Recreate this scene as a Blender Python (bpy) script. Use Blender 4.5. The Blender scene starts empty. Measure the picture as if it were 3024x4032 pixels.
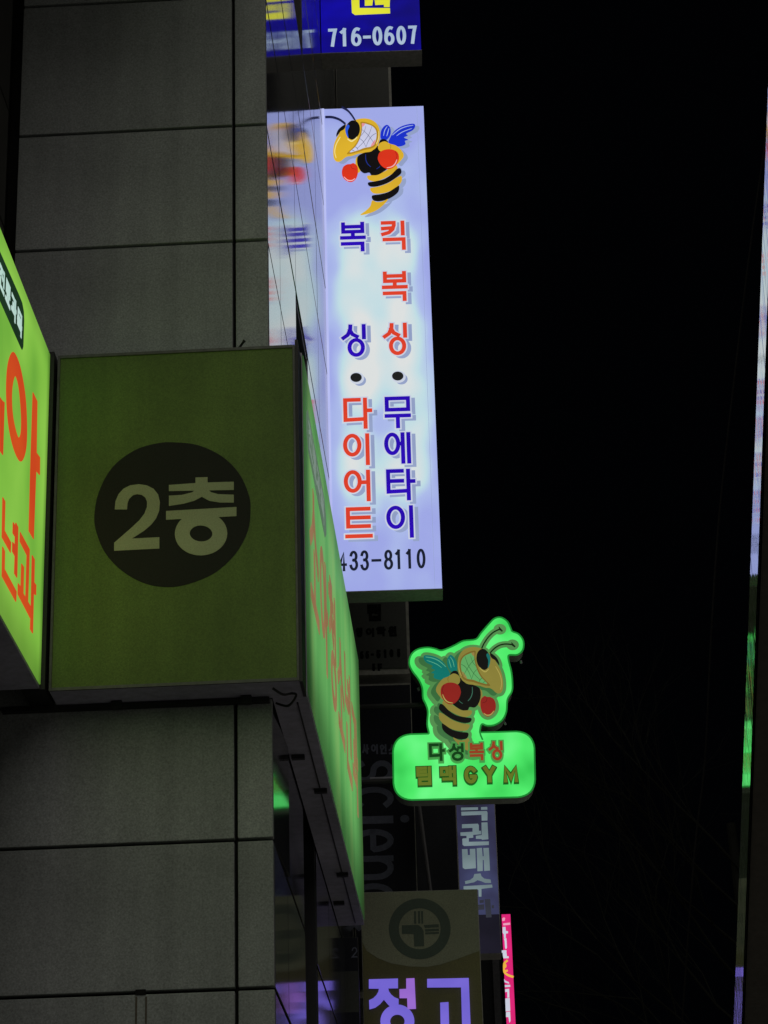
import bpy, bmesh, math, random
import numpy as np
from mathutils import Vector
random.seed(7)
SC = bpy.context.scene
COL = SC.collection

# ------------------------------------------------------------------ camera
PITCH, YAW, ROLL = (math.radians(a) for a in (22.9903759, 2.24395, -1.680897))
FPX = 9627.44
cp, sp, cy, sy, cr, sr = math.cos(PITCH), math.sin(PITCH), math.cos(YAW), math.sin(YAW), math.cos(ROLL), math.sin(ROLL)
fwd = np.array([-sy*cp, cy*cp, sp]); r0 = np.array([cy, sy, 0.0]); u0 = np.cross(r0, fwd)
RIGHT, UP = cr*r0 + sr*u0, -sr*r0 + cr*u0
CAM = np.array([0.0, 0.0, 1.6])
cam_data = bpy.data.cameras.new('camera')
cam_data.sensor_fit = 'VERTICAL'; cam_data.sensor_height = 24.0
cam_data.lens = 24.0*FPX/4032.0
cam_data.clip_start = 0.05; cam_data.clip_end = 2000
cam = bpy.data.objects.new('camera', cam_data); COL.objects.link(cam)
from mathutils import Matrix
M = Matrix.Identity(4)
for i in range(3):
    M[i][0], M[i][1], M[i][2], M[i][3] = RIGHT[i], UP[i], -fwd[i], CAM[i]
cam.matrix_world = M
SC.camera = cam

# ------------------------------------------------------------------ night sky, faint street light, exposure
wd = bpy.data.worlds.new('World'); SC.world = wd; wd.use_nodes = True
wn = wd.node_tree.nodes; wn['Background'].inputs[0].default_value = (0.5, 0.62, 1.0, 1); wn['Background'].inputs[1].default_value = 0.0007
sun = bpy.data.lights.new('sun', 'SUN'); sun.energy = 1.15; sun.angle = math.radians(85); sun.color = (1.0, 0.95, 0.86)
so = bpy.data.objects.new('sun', sun); COL.objects.link(so)
SUN_DIR = Vector((0.26, 1.0, -1.15))
so.rotation_euler = SUN_DIR.to_track_quat('-Z', 'Y').to_euler()
SC.view_settings.view_transform = 'Standard'; SC.view_settings.look = 'None'
SC.view_settings.exposure = 0; SC.view_settings.gamma = 1
SC.cycles.max_bounces = 6; SC.cycles.sample_clamp_indirect = 3

# ------------------------------------------------------------------ helpers
W = {}            # world origin of every object made here

def ray(x, y):
    return (RIGHT*((x-1512)/FPX) - UP*((y-2016)/FPX) + fwd)

def on(x, y, Y):
    d = ray(x, y); return CAM+d*((Y-CAM[1])/d[1])

class Plane:
    """A flat face in the place: origin, horizontal axis, normal towards the street."""
    def __init__(s, P, u, n):
        s.P = np.array(P, float); s.u = np.array(u, float); s.n = np.array(n, float)
    def uv(s, x, y):
        d = ray(x, y); t = np.dot(s.n, s.P-CAM)/np.dot(s.n, d); w = CAM+d*t-s.P
        return (float(np.dot(w, s.u)), float(w[2]))
    def world(s, u, v, d=0.0):
        return s.P + s.u*u + np.array([0, 0, v]) + s.n*d

def yawed(P, deg):
    t = math.radians(deg)
    return Plane(P, (math.cos(t), math.sin(t), 0), (math.sin(t), -math.cos(t), 0))

def setp(o, label=None, cat=None, group=None, kind=None):
    for k, v in (('label', label), ('category', cat), ('group', group), ('kind', kind)):
        if v: o[k] = v
    return o

def empty(name, P, parent=None, **k):
    o = bpy.data.objects.new(name, None); COL.objects.link(o); o.empty_display_size = .1
    P = np.array(P, float)
    if parent is not None:
        o.parent = parent; o.location = P - W[parent.name]
    else: o.location = P
    W[o.name] = P
    return setp(o, **k)

class MB:
    def __init__(s): s.v = []; s.f = []
    def add(s, vs, fs):
        b = len(s.v); s.v += [tuple(map(float, p)) for p in vs]; s.f += [tuple(b+i for i in f) for f in fs]; return s
    def box(s, a, b):
        x0, y0, z0 = a; x1, y1, z1 = b
        return s.add([(x0,y0,z0),(x1,y0,z0),(x1,y1,z0),(x0,y1,z0),(x0,y0,z1),(x1,y0,z1),(x1,y1,z1),(x0,y1,z1)],
                     [(0,3,2,1),(4,5,6,7),(0,1,5,4),(1,2,6,5),(2,3,7,6),(3,0,4,7)])
    def pbox(s, pl, u0, u1, v0, v1, d0, d1):
        c = [pl.world(u, v, d) for d in (d0, d1) for (u, v) in ((u0,v0),(u1,v0),(u1,v1),(u0,v1))]
        return s.add(c, [(0,3,2,1),(4,5,6,7),(0,1,5,4),(1,2,6,5),(2,3,7,6),(3,0,4,7)])
    def poly(s, pl, pts, d0, d1):
        a = sum(pts[i][0]*pts[(i+1) % len(pts)][1]-pts[(i+1) % len(pts)][0]*pts[i][1] for i in range(len(pts)))
        if a < 0: pts = pts[::-1]
        n = len(pts)
        vs = [pl.world(u, v, d0) for u, v in pts] + [pl.world(u, v, d1) for u, v in pts]
        return s.add(vs, [tuple(range(n, 2*n)), tuple(range(n-1, -1, -1))] + [(i, (i+1) % n, n+(i+1) % n, n+i) for i in range(n)])
    def strip(s, pl, L, R, closed, d0, d1):
        n = len(L); vs = []
        for (a, b) in zip(L, R):
            vs += [pl.world(*a, d0), pl.world(*b, d0), pl.world(*a, d1), pl.world(*b, d1)]
        fs = []
        for i in range(n if closed else n-1):
            j = (i+1) % n; p, q = 4*i, 4*j
            fs += [(p+2, p+3, q+3, q+2), (p+1, q+1, q+3, p+3), (q, p, p+2, q+2)]
        if not closed: fs += [(0, 1, 3, 2), (4*n-3, 4*n-4, 4*n-2, 4*n-1)]
        return s.add(vs, fs)
    def ribbon(s, pl, pts, w, d0, d1, closed=False, ext=0.0):
        P = [np.array(p, float) for p in pts]
        if not closed and ext:
            P[0] = P[0] - (P[1]-P[0])/np.linalg.norm(P[1]-P[0])*ext
            P[-1] = P[-1] + (P[-1]-P[-2])/np.linalg.norm(P[-1]-P[-2])*ext
        n = len(P); L = []; R = []
        ws = w if isinstance(w, (list, tuple)) else [w]*n
        for i in range(n):
            a = P[i]-P[i-1] if (closed or i > 0) else P[1]-P[0]
            b = P[(i+1) % n]-P[i] if (closed or i < n-1) else a
            a = a/(np.linalg.norm(a)+1e-12); b = b/(np.linalg.norm(b)+1e-12)
            na, nb = np.array([-a[1], a[0]]), np.array([-b[1], b[0]])
            m = na+nb; k = max(1+float(np.dot(na, nb)), .35); m = m/k
            L.append(tuple(P[i]+m*ws[i]/2)); R.append(tuple(P[i]-m*ws[i]/2))
        return s.strip(pl, L, R, closed, d0, d1)
    def tube(s, pts, r, n=8):
        P = [np.array(p, float) for p in pts]; rs = r if isinstance(r, (list, tuple)) else [r]*len(P)
        vs = []
        for i, p in enumerate(P):
            t = P[min(i+1, len(P)-1)]-P[max(i-1, 0)]; t = t/(np.linalg.norm(t)+1e-12)
            a = np.cross(t, (0, 0, 1.0)) if abs(t[2]) < .9 else np.cross(t, (1.0, 0, 0)); a /= np.linalg.norm(a); b = np.cross(t, a)
            vs += [p+(a*math.cos(2*math.pi*k/n)+b*math.sin(2*math.pi*k/n))*rs[i] for k in range(n)]
        fs = [(i*n+k, i*n+(k+1) % n, (i+1)*n+(k+1) % n, (i+1)*n+k) for i in range(len(P)-1) for k in range(n)]
        fs += [tuple(range(n-1, -1, -1)), tuple((len(P)-1)*n+k for k in range(n))]
        return s.add(vs, fs)
    def build(s, name, mat, parent=None, bevel=0, **k):
        A = np.array(s.v); c = (A.min(0)+A.max(0))/2
        me = bpy.data.meshes.new(name); me.from_pydata([tuple(p-c) for p in A], [], s.f); me.update()
        o = bpy.data.objects.new(name, me); COL.objects.link(o); me.materials.append(mat)
        if parent is not None:
            o.parent = parent; o.location = c - W[parent.name]
        else: o.location = c
        W[o.name] = c
        if bevel:
            b = o.modifiers.new('bevel', 'BEVEL'); b.width = bevel; b.segments = 2; b.limit_method = 'ANGLE'
        return setp(o, **k)

def cat(pts, n=6, closed=True):
    P = [np.array(p, float) for p in pts]; N = len(P); out = []
    for i in range(N if closed else N-1):
        p0 = P[i-1] if (closed or i > 0) else P[0]
        p1, p2 = P[i], P[(i+1) % N]
        p3 = P[(i+2) % N] if (closed or i+2 < N) else P[-1]
        for k in range(n):
            t = k/n
            out.append(tuple(.5*((2*p1)+(-p0+p2)*t+(2*p0-5*p1+4*p2-p3)*t*t+(-p0+3*p1-3*p2+p3)*t**3)))
    if not closed: out.append(tuple(P[-1]))
    return out

def ell(cx, cy, rx, ry, n=40, a0=0, a1=360):
    return [(cx+rx*math.cos(math.radians(a0+(a1-a0)*k/n)), cy+ry*math.sin(math.radians(a0+(a1-a0)*k/n))) for k in range(n if a1-a0 == 360 else n+1)]

# ------------------------------------------------------------------ materials
def lin(c):
    return tuple((x/255/12.92 if x/255 <= .04045 else ((x/255+.055)/1.055)**2.4) for x in c)

def principled(name):
    m = bpy.data.materials.new(name); m.use_nodes = True
    return m, m.node_tree.nodes, m.node_tree.links, m.node_tree.nodes['Principled BSDF']

def noise_ramp(N, Lk, scale, stops, stretch=(1, 1, 1), detail=3.0, rough=.5, offset=(0, 0, 0)):
    tc = N.new('ShaderNodeTexCoord'); mp = N.new('ShaderNodeMapping'); mp.inputs['Scale'].default_value = stretch; mp.inputs['Location'].default_value = offset
    nz = N.new('ShaderNodeTexNoise'); nz.inputs['Scale'].default_value = scale; nz.inputs['Detail'].default_value = detail; nz.inputs['Roughness'].default_value = rough
    rp = N.new('ShaderNodeValToRGB'); cr_ = rp.color_ramp
    while len(cr_.elements) < len(stops): cr_.elements.new(.5)
    for e, (p, c) in zip(cr_.elements, stops): e.position = p; e.color = (*c, 1)
    Lk.new(tc.outputs['Object'], mp.inputs['Vector']); Lk.new(mp.outputs[0], nz.inputs['Vector']); Lk.new(nz.outputs['Fac'], rp.inputs[0])
    return rp.outputs[0]

def grained(name, base, rough=.6, amt=.3, scale=60, ior=1.45, bump=.02, metal=0.0, streak=0.0, vary=0.0, spec=.5):
    """Opaque surface whose colour wanders with grain and soft blotches."""
    m, N, L, B = principled(name)
    lo = tuple(c*(1-amt) for c in base); hi = tuple(c*(1+amt) for c in base)
    a = noise_ramp(N, L, scale, [(.3, lo), (.7, hi)], detail=5, rough=.65)
    b = noise_ramp(N, L, 2.2, [(.3, (.72,)*3), (.7, (1.12,)*3)], detail=4)
    mx = N.new('ShaderNodeMix'); mx.data_type = 'RGBA'; mx.blend_type = 'MULTIPLY'; mx.inputs[0].default_value = 1
    L.new(a, mx.inputs[6]); L.new(b, mx.inputs[7]); out = mx.outputs[2]
    if streak:
        c = noise_ramp(N, L, 14, [(.42, (1-streak,)*3), (.62, (1, 1, 1))], stretch=(1, 1, .06), detail=3)
        m2 = N.new('ShaderNodeMix'); m2.data_type = 'RGBA'; m2.blend_type = 'MULTIPLY'; m2.inputs[0].default_value = 1
        L.new(out, m2.inputs[6]); L.new(c, m2.inputs[7]); out = m2.outputs[2]
    if vary:
        oi = N.new('ShaderNodeObjectInfo'); mr = N.new('ShaderNodeMapRange'); mr.inputs[3].default_value = 1-vary; mr.inputs[4].default_value = 1+vary
        m3 = N.new('ShaderNodeMix'); m3.data_type = 'RGBA'; m3.blend_type = 'MULTIPLY'; m3.inputs[0].default_value = 1
        L.new(oi.outputs['Random'], mr.inputs[0]); L.new(out, m3.inputs[6]); L.new(mr.outputs[0], m3.inputs[7]); out = m3.outputs[2]
    L.new(out, B.inputs['Base Color'])
    B.inputs['Roughness'].default_value = rough; B.inputs['IOR'].default_value = ior; B.inputs['Metallic'].default_value = metal; B.inputs['Specular IOR Level'].default_value = spec
    if bump:
        tc = N.new('ShaderNodeTexCoord'); nz = N.new('ShaderNodeTexNoise'); nz.inputs['Scale'].default_value = scale*2
        bp = N.new('ShaderNodeBump'); bp.inputs['Strength'].default_value = bump; bp.inputs['Distance'].default_value = .003
        L.new(tc.outputs['Object'], nz.inputs['Vector']); L.new(nz.outputs['Fac'], bp.inputs['Height']); L.new(bp.outputs[0], B.inputs['Normal'])
    return m

def glow(name, stops, scale=3.0, stretch=(1, 1, 1), strength=1.0, detail=2.0, offset=(0, 0, 0)):
    """Backlit acrylic or vinyl: it emits, unevenly where the tubes behind it are close or far."""
    m, N, L, B = principled(name)
    if len(stops) == 1:
        c = lin(stops[0]); stops = [tuple(x*.86 for x in stops[0]), stops[0]]
        st = [(.35, tuple(x*.8 for x in c)), (.65, c)]
    else:
        k = len(stops); st = [(.3+.4*i/(k-1), lin(s)) for i, s in enumerate(stops)]
    o = noise_ramp(N, L, scale, st, stretch=stretch, detail=detail, offset=offset)
    B.inputs['Base Color'].default_value = (*[x*.08 for x in st[-1][1]], 1); B.inputs['Roughness'].default_value = .5; B.inputs['Specular IOR Level'].default_value = .12
    L.new(o, B.inputs['Emission Color']); B.inputs['Emission Strength'].default_value = strength
    return m

def matte(name, c, rough=.6, amt=.25):
    return grained(name, lin(c) if max(c) > 1 else c, rough=rough, amt=amt, scale=40, bump=0)

m_front = grained('front_cladding', (.285, .308, .300), rough=.6, amt=.34, scale=170, streak=.12, vary=.10)
m_side = grained('polished_side_cladding', (.05, .052, .058), rough=.085, amt=.2, scale=90, ior=1.75, bump=.006)
m_facade = grained('dark_facade', (.03, .028, .025), rough=.6, amt=.3, scale=40)
m_core = grained('joint_black', (.012, .012, .011), rough=.8, bump=0, spec=0.15)
m_jamb = grained('window_frame_black', (.010, .011, .014), rough=.5, bump=0)
m_frame = grained('grey_metal', (.42, .41, .50), rough=.5, amt=.2, scale=30)
m_trim = grained('black_trim', (.012, .012, .012), rough=.5, bump=0)
m_silver = grained('silver_edge', (.35, .36, .38), rough=.35, amt=.15, scale=30, metal=.6, bump=0)
m_glass, N_, L_, B_ = principled('dark_glass'); B_.inputs['Base Color'].default_value = (.01, .012, .015, 1); B_.inputs['Roughness'].default_value = .06; B_.inputs['IOR'].default_value = 1.6

# ------------------------------------------------------------------ glyphs: centre lines in a unit box (x right, y down)
def arc(cx, cy, rx, ry, a0, a1, n=10): return ell(cx, cy, rx, ry, n, a0, a1)
G = {
 '복': [[(.06,0),(.06,.30),(.94,.30),(.94,0)], [(.06,.11),(.94,.11)], [(.5,.30),(.5,.53)], [(0,.53),(1,.53)], [(.03,.76),(.93,.76),(.93,1)]],
 '킥': [[(0,.0),(.52,.0),(.52,.1),(.45,.26),(.28,.38),(0,.44)], [(0,.22),(.46,.20)], [(.93,0),(.93,.44)], [(.06,.65),(.96,.65),(.96,1)]],
 '싱': [[(.33,0),(.32,.12),(.2,.30),(0,.40)], [(.31,.14),(.42,.28),(.62,.36)], [(.95,0),(.95,.40)], ('O',.58,.74,.31,.26)],
 '성': [[(.3,0),(.29,.12),(.18,.30),(0,.40)], [(.29,.14),(.38,.28),(.56,.36)], [(.95,0),(.95,.44)], [(.66,.20),(.95,.20)], ('O',.56,.77,.36,.23)],
 '다': [[(.55,0),(0,0),(0,.73),(.76,.71)], [(.80,0),(.80,1)], [(.80,.40),(1,.40)]],
 '무': [('C',[(.02,0),(.98,0),(.98,.40),(.02,.40)]), [(0,.62),(1,.62)], [(.5,.62),(.5,1)]],
 '이': [('O',.32,.34,.32,.34), [(1,0),(1,1)]],
 '에': [('O',.27,.34,.27,.34), [(.55,.34),(.74,.34)], [(.74,0),(.74,1)], [(1,0),(1,1)]],
 '어': [('O',.31,.34,.31,.34), [(.64,.38),(1,.38)], [(1,0),(1,1)]],
 '타': [[(.55,0),(0,0),(0,.74),(.80,.72)], [(0,.36),(.55,.36)], [(.80,0),(.80,1)], [(.80,.38),(1,.38)]],
 '트': [[(.93,0),(.05,0),(.05,.64),(.93,.64)], [(.05,.32),(.93,.32)], [(0,1),(1,1)]],
 '팀': [[(.62,0),(0,0),(0,.44),(.66,.44)], [(0,.22),(.62,.22)], [(.95,0),(.95,.5)], ('C',[(.14,.70),(.95,.70),(.95,1),(.14,1)])],
 '맥': [('C',[(0,.04),(.42,.04),(.42,.44),(0,.44)]), [(.66,0),(.66,.52)], [(.97,0),(.97,.52)], [(.66,.26),(.97,.26)], [(.16,.72),(.97,.72),(.97,1)]],
 '랩': [[(0,0),(.42,0),(.42,.22),(0,.22),(0,.45),(.46,.45)], [(.66,0),(.66,.5)], [(.97,0),(.97,.5)], [(.66,.25),(.97,.25)], [(.15,.66),(.15,1),(.95,1),(.95,.66)], [(.15,.83),(.95,.83)]],
 '영': [('O',.28,.22,.26,.22), [(.95,0),(.95,.5)], [(.6,.14),(.95,.14)], [(.6,.32),(.95,.32)], ('O',.56,.80,.36,.20)],
 '학': [[(.16,.0),(.48,.0)], [(0,.14),(.62,.14)], ('O',.31,.36,.22,.13), [(.84,0),(.84,.54)], [(.84,.27),(1,.27)], [(.12,.70),(.84,.70),(.84,1)]],
 '원': [('O',.36,.17,.26,.17), [(0,.47),(.72,.45)], [(.36,.47),(.36,.68)], [(.95,0),(.95,.78)], [(.62,.62),(.95,.62)], [(.16,.74),(.16,1),(1,1)]],
 '소': [[(.5,0),(.47,.16),(.3,.34),(0,.48)], [(.5,.12),(.68,.34),(1,.48)], [(.5,.52),(.5,.92)], [(0,.94),(1,.94)]],
 '아': [('O',.30,.38,.30,.38), [(.80,0),(.80,1)], [(.80,.42),(1,.42)]],
 '청': [[(.2,0),(.42,0)], [(0,.12),(.62,.12)], [(.31,.12),(.2,.34),(0,.44)], [(.31,.2),(.44,.36),(.6,.42)], [(.95,0),(.95,.5)], [(.68,.26),(.95,.26)], ('O',.56,.80,.36,.20)],
 '년': [[(0,0),(0,.38),(.5,.36)], [(.95,0),(.95,.7)], [(.55,.14),(.95,.14)], [(.55,.30),(.95,.30)], [(.16,.66),(.16,1),(1,1)]],
 '과': [[(0,.04),(.52,.04),(.52,.52)], [(.26,.40),(.26,.72)], [(0,.74),(.68,.70)], [(.84,0),(.84,1)], [(.84,.42),(1,.42)]],
 '진': [[(0,.04),(.64,.04)], [(.32,.04),(.2,.3),(0,.44)], [(.32,.16),(.46,.34),(.64,.42)], [(.95,0),(.95,.66)], [(.16,.64),(.16,1),(1,1)]],
 '료': [[(.1,0),(.9,0),(.9,.25),(.1,.25),(.1,.5),(.92,.5)], [(.33,.55),(.33,.94)], [(.67,.55),(.67,.94)], [(0,.96),(1,.96)]],
 '목': [('C',[(.08,0),(.92,0),(.92,.32),(.08,.32)]), [(.5,.32),(.5,.54)], [(0,.54),(1,.54)], [(.05,.76),(.93,.76),(.93,1)]],
 '사': [[(.3,0),(.28,.25),(.18,.6),(0,.84)], [(.3,.25),(.42,.6),(.6,.8)], [(.80,0),(.80,1)], [(.80,.45),(1,.45)]],
 '언': [('O',.27,.26,.27,.24), [(.55,.28),(.95,.28)], [(.95,0),(.95,.7)], [(.16,.68),(.16,1),(1,1)]],
 '스': [[(.5,0),(.46,.2),(.3,.45),(0,.6)], [(.5,.15),(.7,.45),(1,.6)], [(0,1),(1,1)]],
 '0': [('O',.5,.5,.5,.5)], '1': [[(.05,.16),(.5,.06),(.62,0)], [(.62,0),(.62,1)]],
 '2': [arc(.5,.3,.46,.3,190,385,12)+[(.0,1),(1,1)]],
 '3': [arc(.48,.24,.44,.24,195,450,12), arc(.48,.73,.5,.27,-90,165,12)],
 '4': [[(.72,1),(.72,0),(0,.70),(1,.70)]],
 '5': [[(.95,0),(.15,0),(.08,.46)]+arc(.48,.68,.48,.32,225,510,14)],
 '6': [('O',.5,.70,.48,.30), arc(.62,.62,.60,.62,180,285,10)],
 '7': [[(0,0),(1,0),(.75,.35),(.45,1)]], '8': [('O',.5,.24,.40,.24), ('O',.5,.74,.49,.26)], '-': [[(0,.5),(1,.5)]],
 'G': [arc(.52,.5,.5,.5,-42,-360+18,18)[::1]+[(.98,.62),(.6,.62)]], 'Y': [[(0,0),(.5,.52),(1,0)], [(.5,.5),(.5,1)]],
 'M': [[(0,1),(0,0),(.5,.8),(1,0),(1,1)]], 'F': [[(1,0),(0,0),(0,1)], [(0,.48),(.85,.48)]],
 'S': [arc(.5,.25,.48,.25,-20,-270,12)+arc(.5,.75,.48,.25,-90,160,12)],
 'c': [arc(.5,.5,.5,.5,-50,-310,16)], 'i': [[(.5,0),(.5,1)]], 'e': [[(.02,.5),(1,.5)]+arc(.5,.5,.5,.5,0,-305,16)], 'n': [[(0,1),(0,0)], [(0,.35)]+arc(.5,.4,.5,.4,200,360,8)+[(1,1)]],
}

def strokes(mb, pl, ch, box, w, d0, d1, grow=0.0, off=(0, 0), rot=False):
    """Lay glyph ch into box (u0, v0, u1, v1; v0 the top) with stroke width w; grow widens the strokes for an outline."""
    u0_, v0_, u1_, v1_ = box; h = w/2
    if rot: mp = lambda x, y: (u1_-h-y*(u1_-u0_-w)+off[0], v0_-h-x*(v0_-v1_-w)+off[1])
    else:   mp = lambda x, y: (u0_+h+x*(u1_-u0_-w)+off[0], v0_-h-y*(v0_-v1_-w)+off[1])
    ww = w+2*grow
    for k, s in enumerate(G[ch]):
        a, b = d0, d1+k*.00006
        if isinstance(s, tuple) and s[0] == 'O':
            mb.ribbon(pl, [mp(x, y) for x, y in ell(s[1], s[2], s[3], s[4], 36)], ww, a, b, closed=True)
        elif isinstance(s, tuple):
            mb.ribbon(pl, [mp(x, y) for x, y in s[1]], ww, a, b, closed=True)
        else:
            mb.ribbon(pl, [mp(x, y) for x, y in s], ww, a, b, ext=ww/2)
    return mb

def pbox(pl, x0, y0, x1, y1):
    a = pl.uv(x0, y0); b = pl.uv(x1, y1); return (a[0], a[1], b[0], b[1])

# ------------------------------------------------------------------ the setting
gm = grained('pale_paving', (.38, .375, .37), rough=.85, amt=.3, scale=25)
MB().add([(-400,-300,0),(400,-300,0),(400,600,0),(-400,600,0)], [(0,1,2,3)]).build('street', gm, kind='structure')

XF, XP, YP = -1.50, -.6445, 7.16          # recessed facade, polished flank, front of the stair pillar
ZS = [0, .44, .89, 1.34, 1.79, 2.235, 2.682, 3.134, 3.586, 4.036, 4.49, 4.93, 5.20, 5.65, 6.10, 6.63, 7.08, 7.53, 7.98, 8.43, 8.88, 9.33, 9.78, 10.23]
YS = [YP, 7.66, 8.36, 8.94, 9.60, 10.24, 10.9, 11.5, 12.1, 12.7, 13.3, 13.9]
bl = empty('building', (-1.2, 7.2, 0), label='dark panel-clad building whose corner pillar carries the lit green and white signs', cat='building')
bt = .035                                   # panel thickness
core = MB()
WZ = (1.79, 6.10); WZ2 = (7.53, 9.78)
cx = XP-bt
core.box((-6, YP+bt, 0), (cx-.16, 14, 10.3))
core.box((cx-.159, YP+bt, 0), (cx, 8.36, 10.3)); core.box((cx-.159, 8.94, 0), (cx, 14, 10.3))
for a, b in ((0, WZ[0]), (WZ[1], WZ2[0]), (WZ2[1], 10.3)): core.box((cx-.159, 8.361, a), (cx-.001, 8.939, b))
core.box((-6, -4, 0), (XF-bt, YP+bt-.002, 10.3))
core.build('wall_core', m_core, bl)
J = .0055
for i in range(len(ZS)-1):
    z0, z1 = ZS[i]+J, ZS[i+1]-J
    for (x0, x1) in ((XF+.004, -.757-J), (-.757+J, XP)):
        MB().box((x0, YP+random.uniform(-.001, .001), z0), (x1, YP+bt-.003, z1)).build('wall_panel', m_front, bl, bevel=.002)
    if z1 > 1.5:
        for k in range(len(YS)-1):
            if k == 2 and (WZ[0] <= z0 < WZ[1]-.05 or WZ2[0] <= z0 < WZ2[1]-.05): continue
            slab = MB().box((cx+.002, YS[k]+(bt if k == 0 else .004), z0+.003), (XP+random.uniform(-.0006, .0006), YS[k+1]-.004, z1-.003)).build('side_panel', m_side, bl, bevel=.0015)
            if k == 0 and abs(ZS[i]-3.586) < .01: slab.rotation_euler.z = math.radians(-2.0)   # one slab turned on purpose to mirror more of the green hornet sign
        for k, y in enumerate((1.0, 2.2, 3.4, 4.6, 5.8)):
            MB().box((XF-bt+.002, y+.005, z0), (XF, min(y+1.195, YP-.006), z1)).build('facade_panel', m_facade, bl, bevel=.002)
for (a, b) in (WZ, WZ2):
    f = MB()
    f.box((cx-.155, 8.905, a+.03), (XP-.004, 8.938, b-.03)); f.box((cx-.155, 8.362, a+.03), (XP-.012, 8.39, b-.03))
    f.box((cx-.155, 8.362, b-.03), (XP-.004, 8.938, b-.004)); f.box((cx-.155, 8.362, a+.004), (XP-.004, 8.938, a+.03))
    wf = f.build('window', m_jamb, bl)
    MB().box((cx-.13, 8.392, a+.032), (cx-.122, 8.903, b-.032)).build('pane', m_glass, wf)

MB().box((-6, 5.65, 7.14), (-.66, YP-.005, 7.32)).build('shade_slab', m_facade, bl)  # unseen slab added above the view to shade the upper panels
m_rust = grained('rust_stain', (.10, .085, .06), rough=.8, amt=.4, scale=60, bump=0)
FP = Plane((0, YP, 0), (1, 0, 0), (0, -1, 0))
for x in (533, 572):
    a = pbox(FP, x, 3925, x+5, 4130); MB().pbox(FP, a[0], a[2], a[3], a[1], -.002, .0016).build('drip_stain', m_rust, bl)
a = pbox(FP, 534, 3897, 574, 3917); MB().pbox(FP, a[0], a[2], a[3], a[1], -.002, .003).build('joint_bracket', m_core, bl)
# ------------------------------------------------------------------ green clinic signs wrapped round the pillar
Z0, Z1 = 4.030, 5.168
XL, XR, YF = -1.330, -.530, 7.0
m_green_l = glow('lit_green_vinyl', [(98,160,56), (124,184,66), (140,198,76)], scale=2.6, detail=1.5)
m_green_r = glow('lit_green_vinyl_banded', [(70,140,72), (98,164,90), (122,170,96)], scale=1.0, stretch=(1, 2.6, .22), detail=3)  # bluer green, varied in broad upright bands
def dim_ends(m, half_y, near, half_z, low):
    # the tubes of a lightbox stop short of its frame, so the face emits less along its ends
    N, L = m.node_tree.nodes, m.node_tree.links; B = N['Principled BSDF']
    tc = N.new('ShaderNodeTexCoord'); sp_ = N.new('ShaderNodeSeparateXYZ'); L.new(tc.outputs['Object'], sp_.inputs[0])
    def ramp(src, a, b, lo_):
        r = N.new('ShaderNodeMapRange'); r.interpolation_type = 'SMOOTHSTEP'; L.new(src, r.inputs[0])
        r.inputs[1].default_value = a; r.inputs[2].default_value = b; r.inputs[3].default_value = lo_; r.inputs[4].default_value = 1; return r.outputs[0]
    fs = [ramp(sp_.outputs[1], -half_y, -half_y+near[0], near[1]), ramp(sp_.outputs[1], half_y, half_y-near[2], near[3]), ramp(sp_.outputs[2], -half_z, -half_z+low[0], low[1]), ramp(sp_.outputs[2], half_z, half_z-low[2], low[3])]
    o = fs[0]
    for f in fs[1:]:
        q = N.new('ShaderNodeMath'); q.operation = 'MULTIPLY'; L.new(o, q.inputs[0]); L.new(f, q.inputs[1]); o = q.outputs[0]
    L.new(o, B.inputs['Emission Strength'])
dim_ends(m_green_r, 1.5, (.35, .30, .6, .30), .59, (.34, .34, .22, .6))
dim_ends(m_green_l, 1.87, (.3, .5, .05, .6), .56, (.16, .60, .08, .8))
m_red = glow('lit_red_letter', [(196,62,30), (204,78,30)], scale=3)
m_red_r = glow('lit_red_letter_dull', [(134,100,68), (150,112,80)], scale=3)  # brownish, low-contrast red for the flank sign
m_label = glow('dark_green_label', [(20,44,26), (26,52,32)], scale=3)
m_label_txt = glow('label_white', [(170,205,195), (190,218,208)], scale=3)

sl = empty('shop_sign', (XL-.08, 5.0, Z0), label='bright lit green clinic sign with red letters cut by the left photo edge', cat='sign', group='green clinic signs')
MB().box((XF+.004, 3.2, Z0), (XL-.004, 6.972, Z1)).build('cabinet', m_frame, sl)
PLL = Plane((XL, 0, 0), (0, 1, 0), (1, 0, 0))
MB().box((XL-.0038, 3.22, Z0+.012), (XL, 6.968, Z1-.010)).build('face', m_green_l, sl)
MB().box((XL-.06, 6.974, Z0-.002), (XL+.012, 7.139, Z1+.004)).build('corner_trim', m_trim, sl)
def z5(p): return (p[0]*.7535, 1300+p[1]*.7535)
def zL(p): return (p[0]*.36166, 1700+p[1]*.36166)
def onL(pts, f=z5): return [PLL.uv(*f(p)) for p in pts]
L1 = MB()
outer = cat(onL([(65,113),(42,165),(32,260),(33,380),(45,510),(70,620),(102,686),(125,660),(137,590),(138,470),(130,340),(110,220),(90,150)]), 4)
inner = cat(onL([(75,240),(62,300),(60,380),(67,460),(82,530),(95,562),(107,540),(110,470),(106,390),(98,310),(88,260)]), 4)
def resample(P, n):
    P = [np.array(p) for p in P]; P.append(P[0]); d = [0]
    for a, b in zip(P, P[1:]): d.append(d[-1]+np.linalg.norm(b-a))
    out = []
    for k in range(n):
        t = d[-1]*k/n; j = max(i for i in range(len(d)) if d[i] <= t); j = min(j, len(P)-2)
        out.append(P[j]+(P[j+1]-P[j])*((t-d[j])/(d[j+1]-d[j]+1e-12)))
    return out
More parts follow.
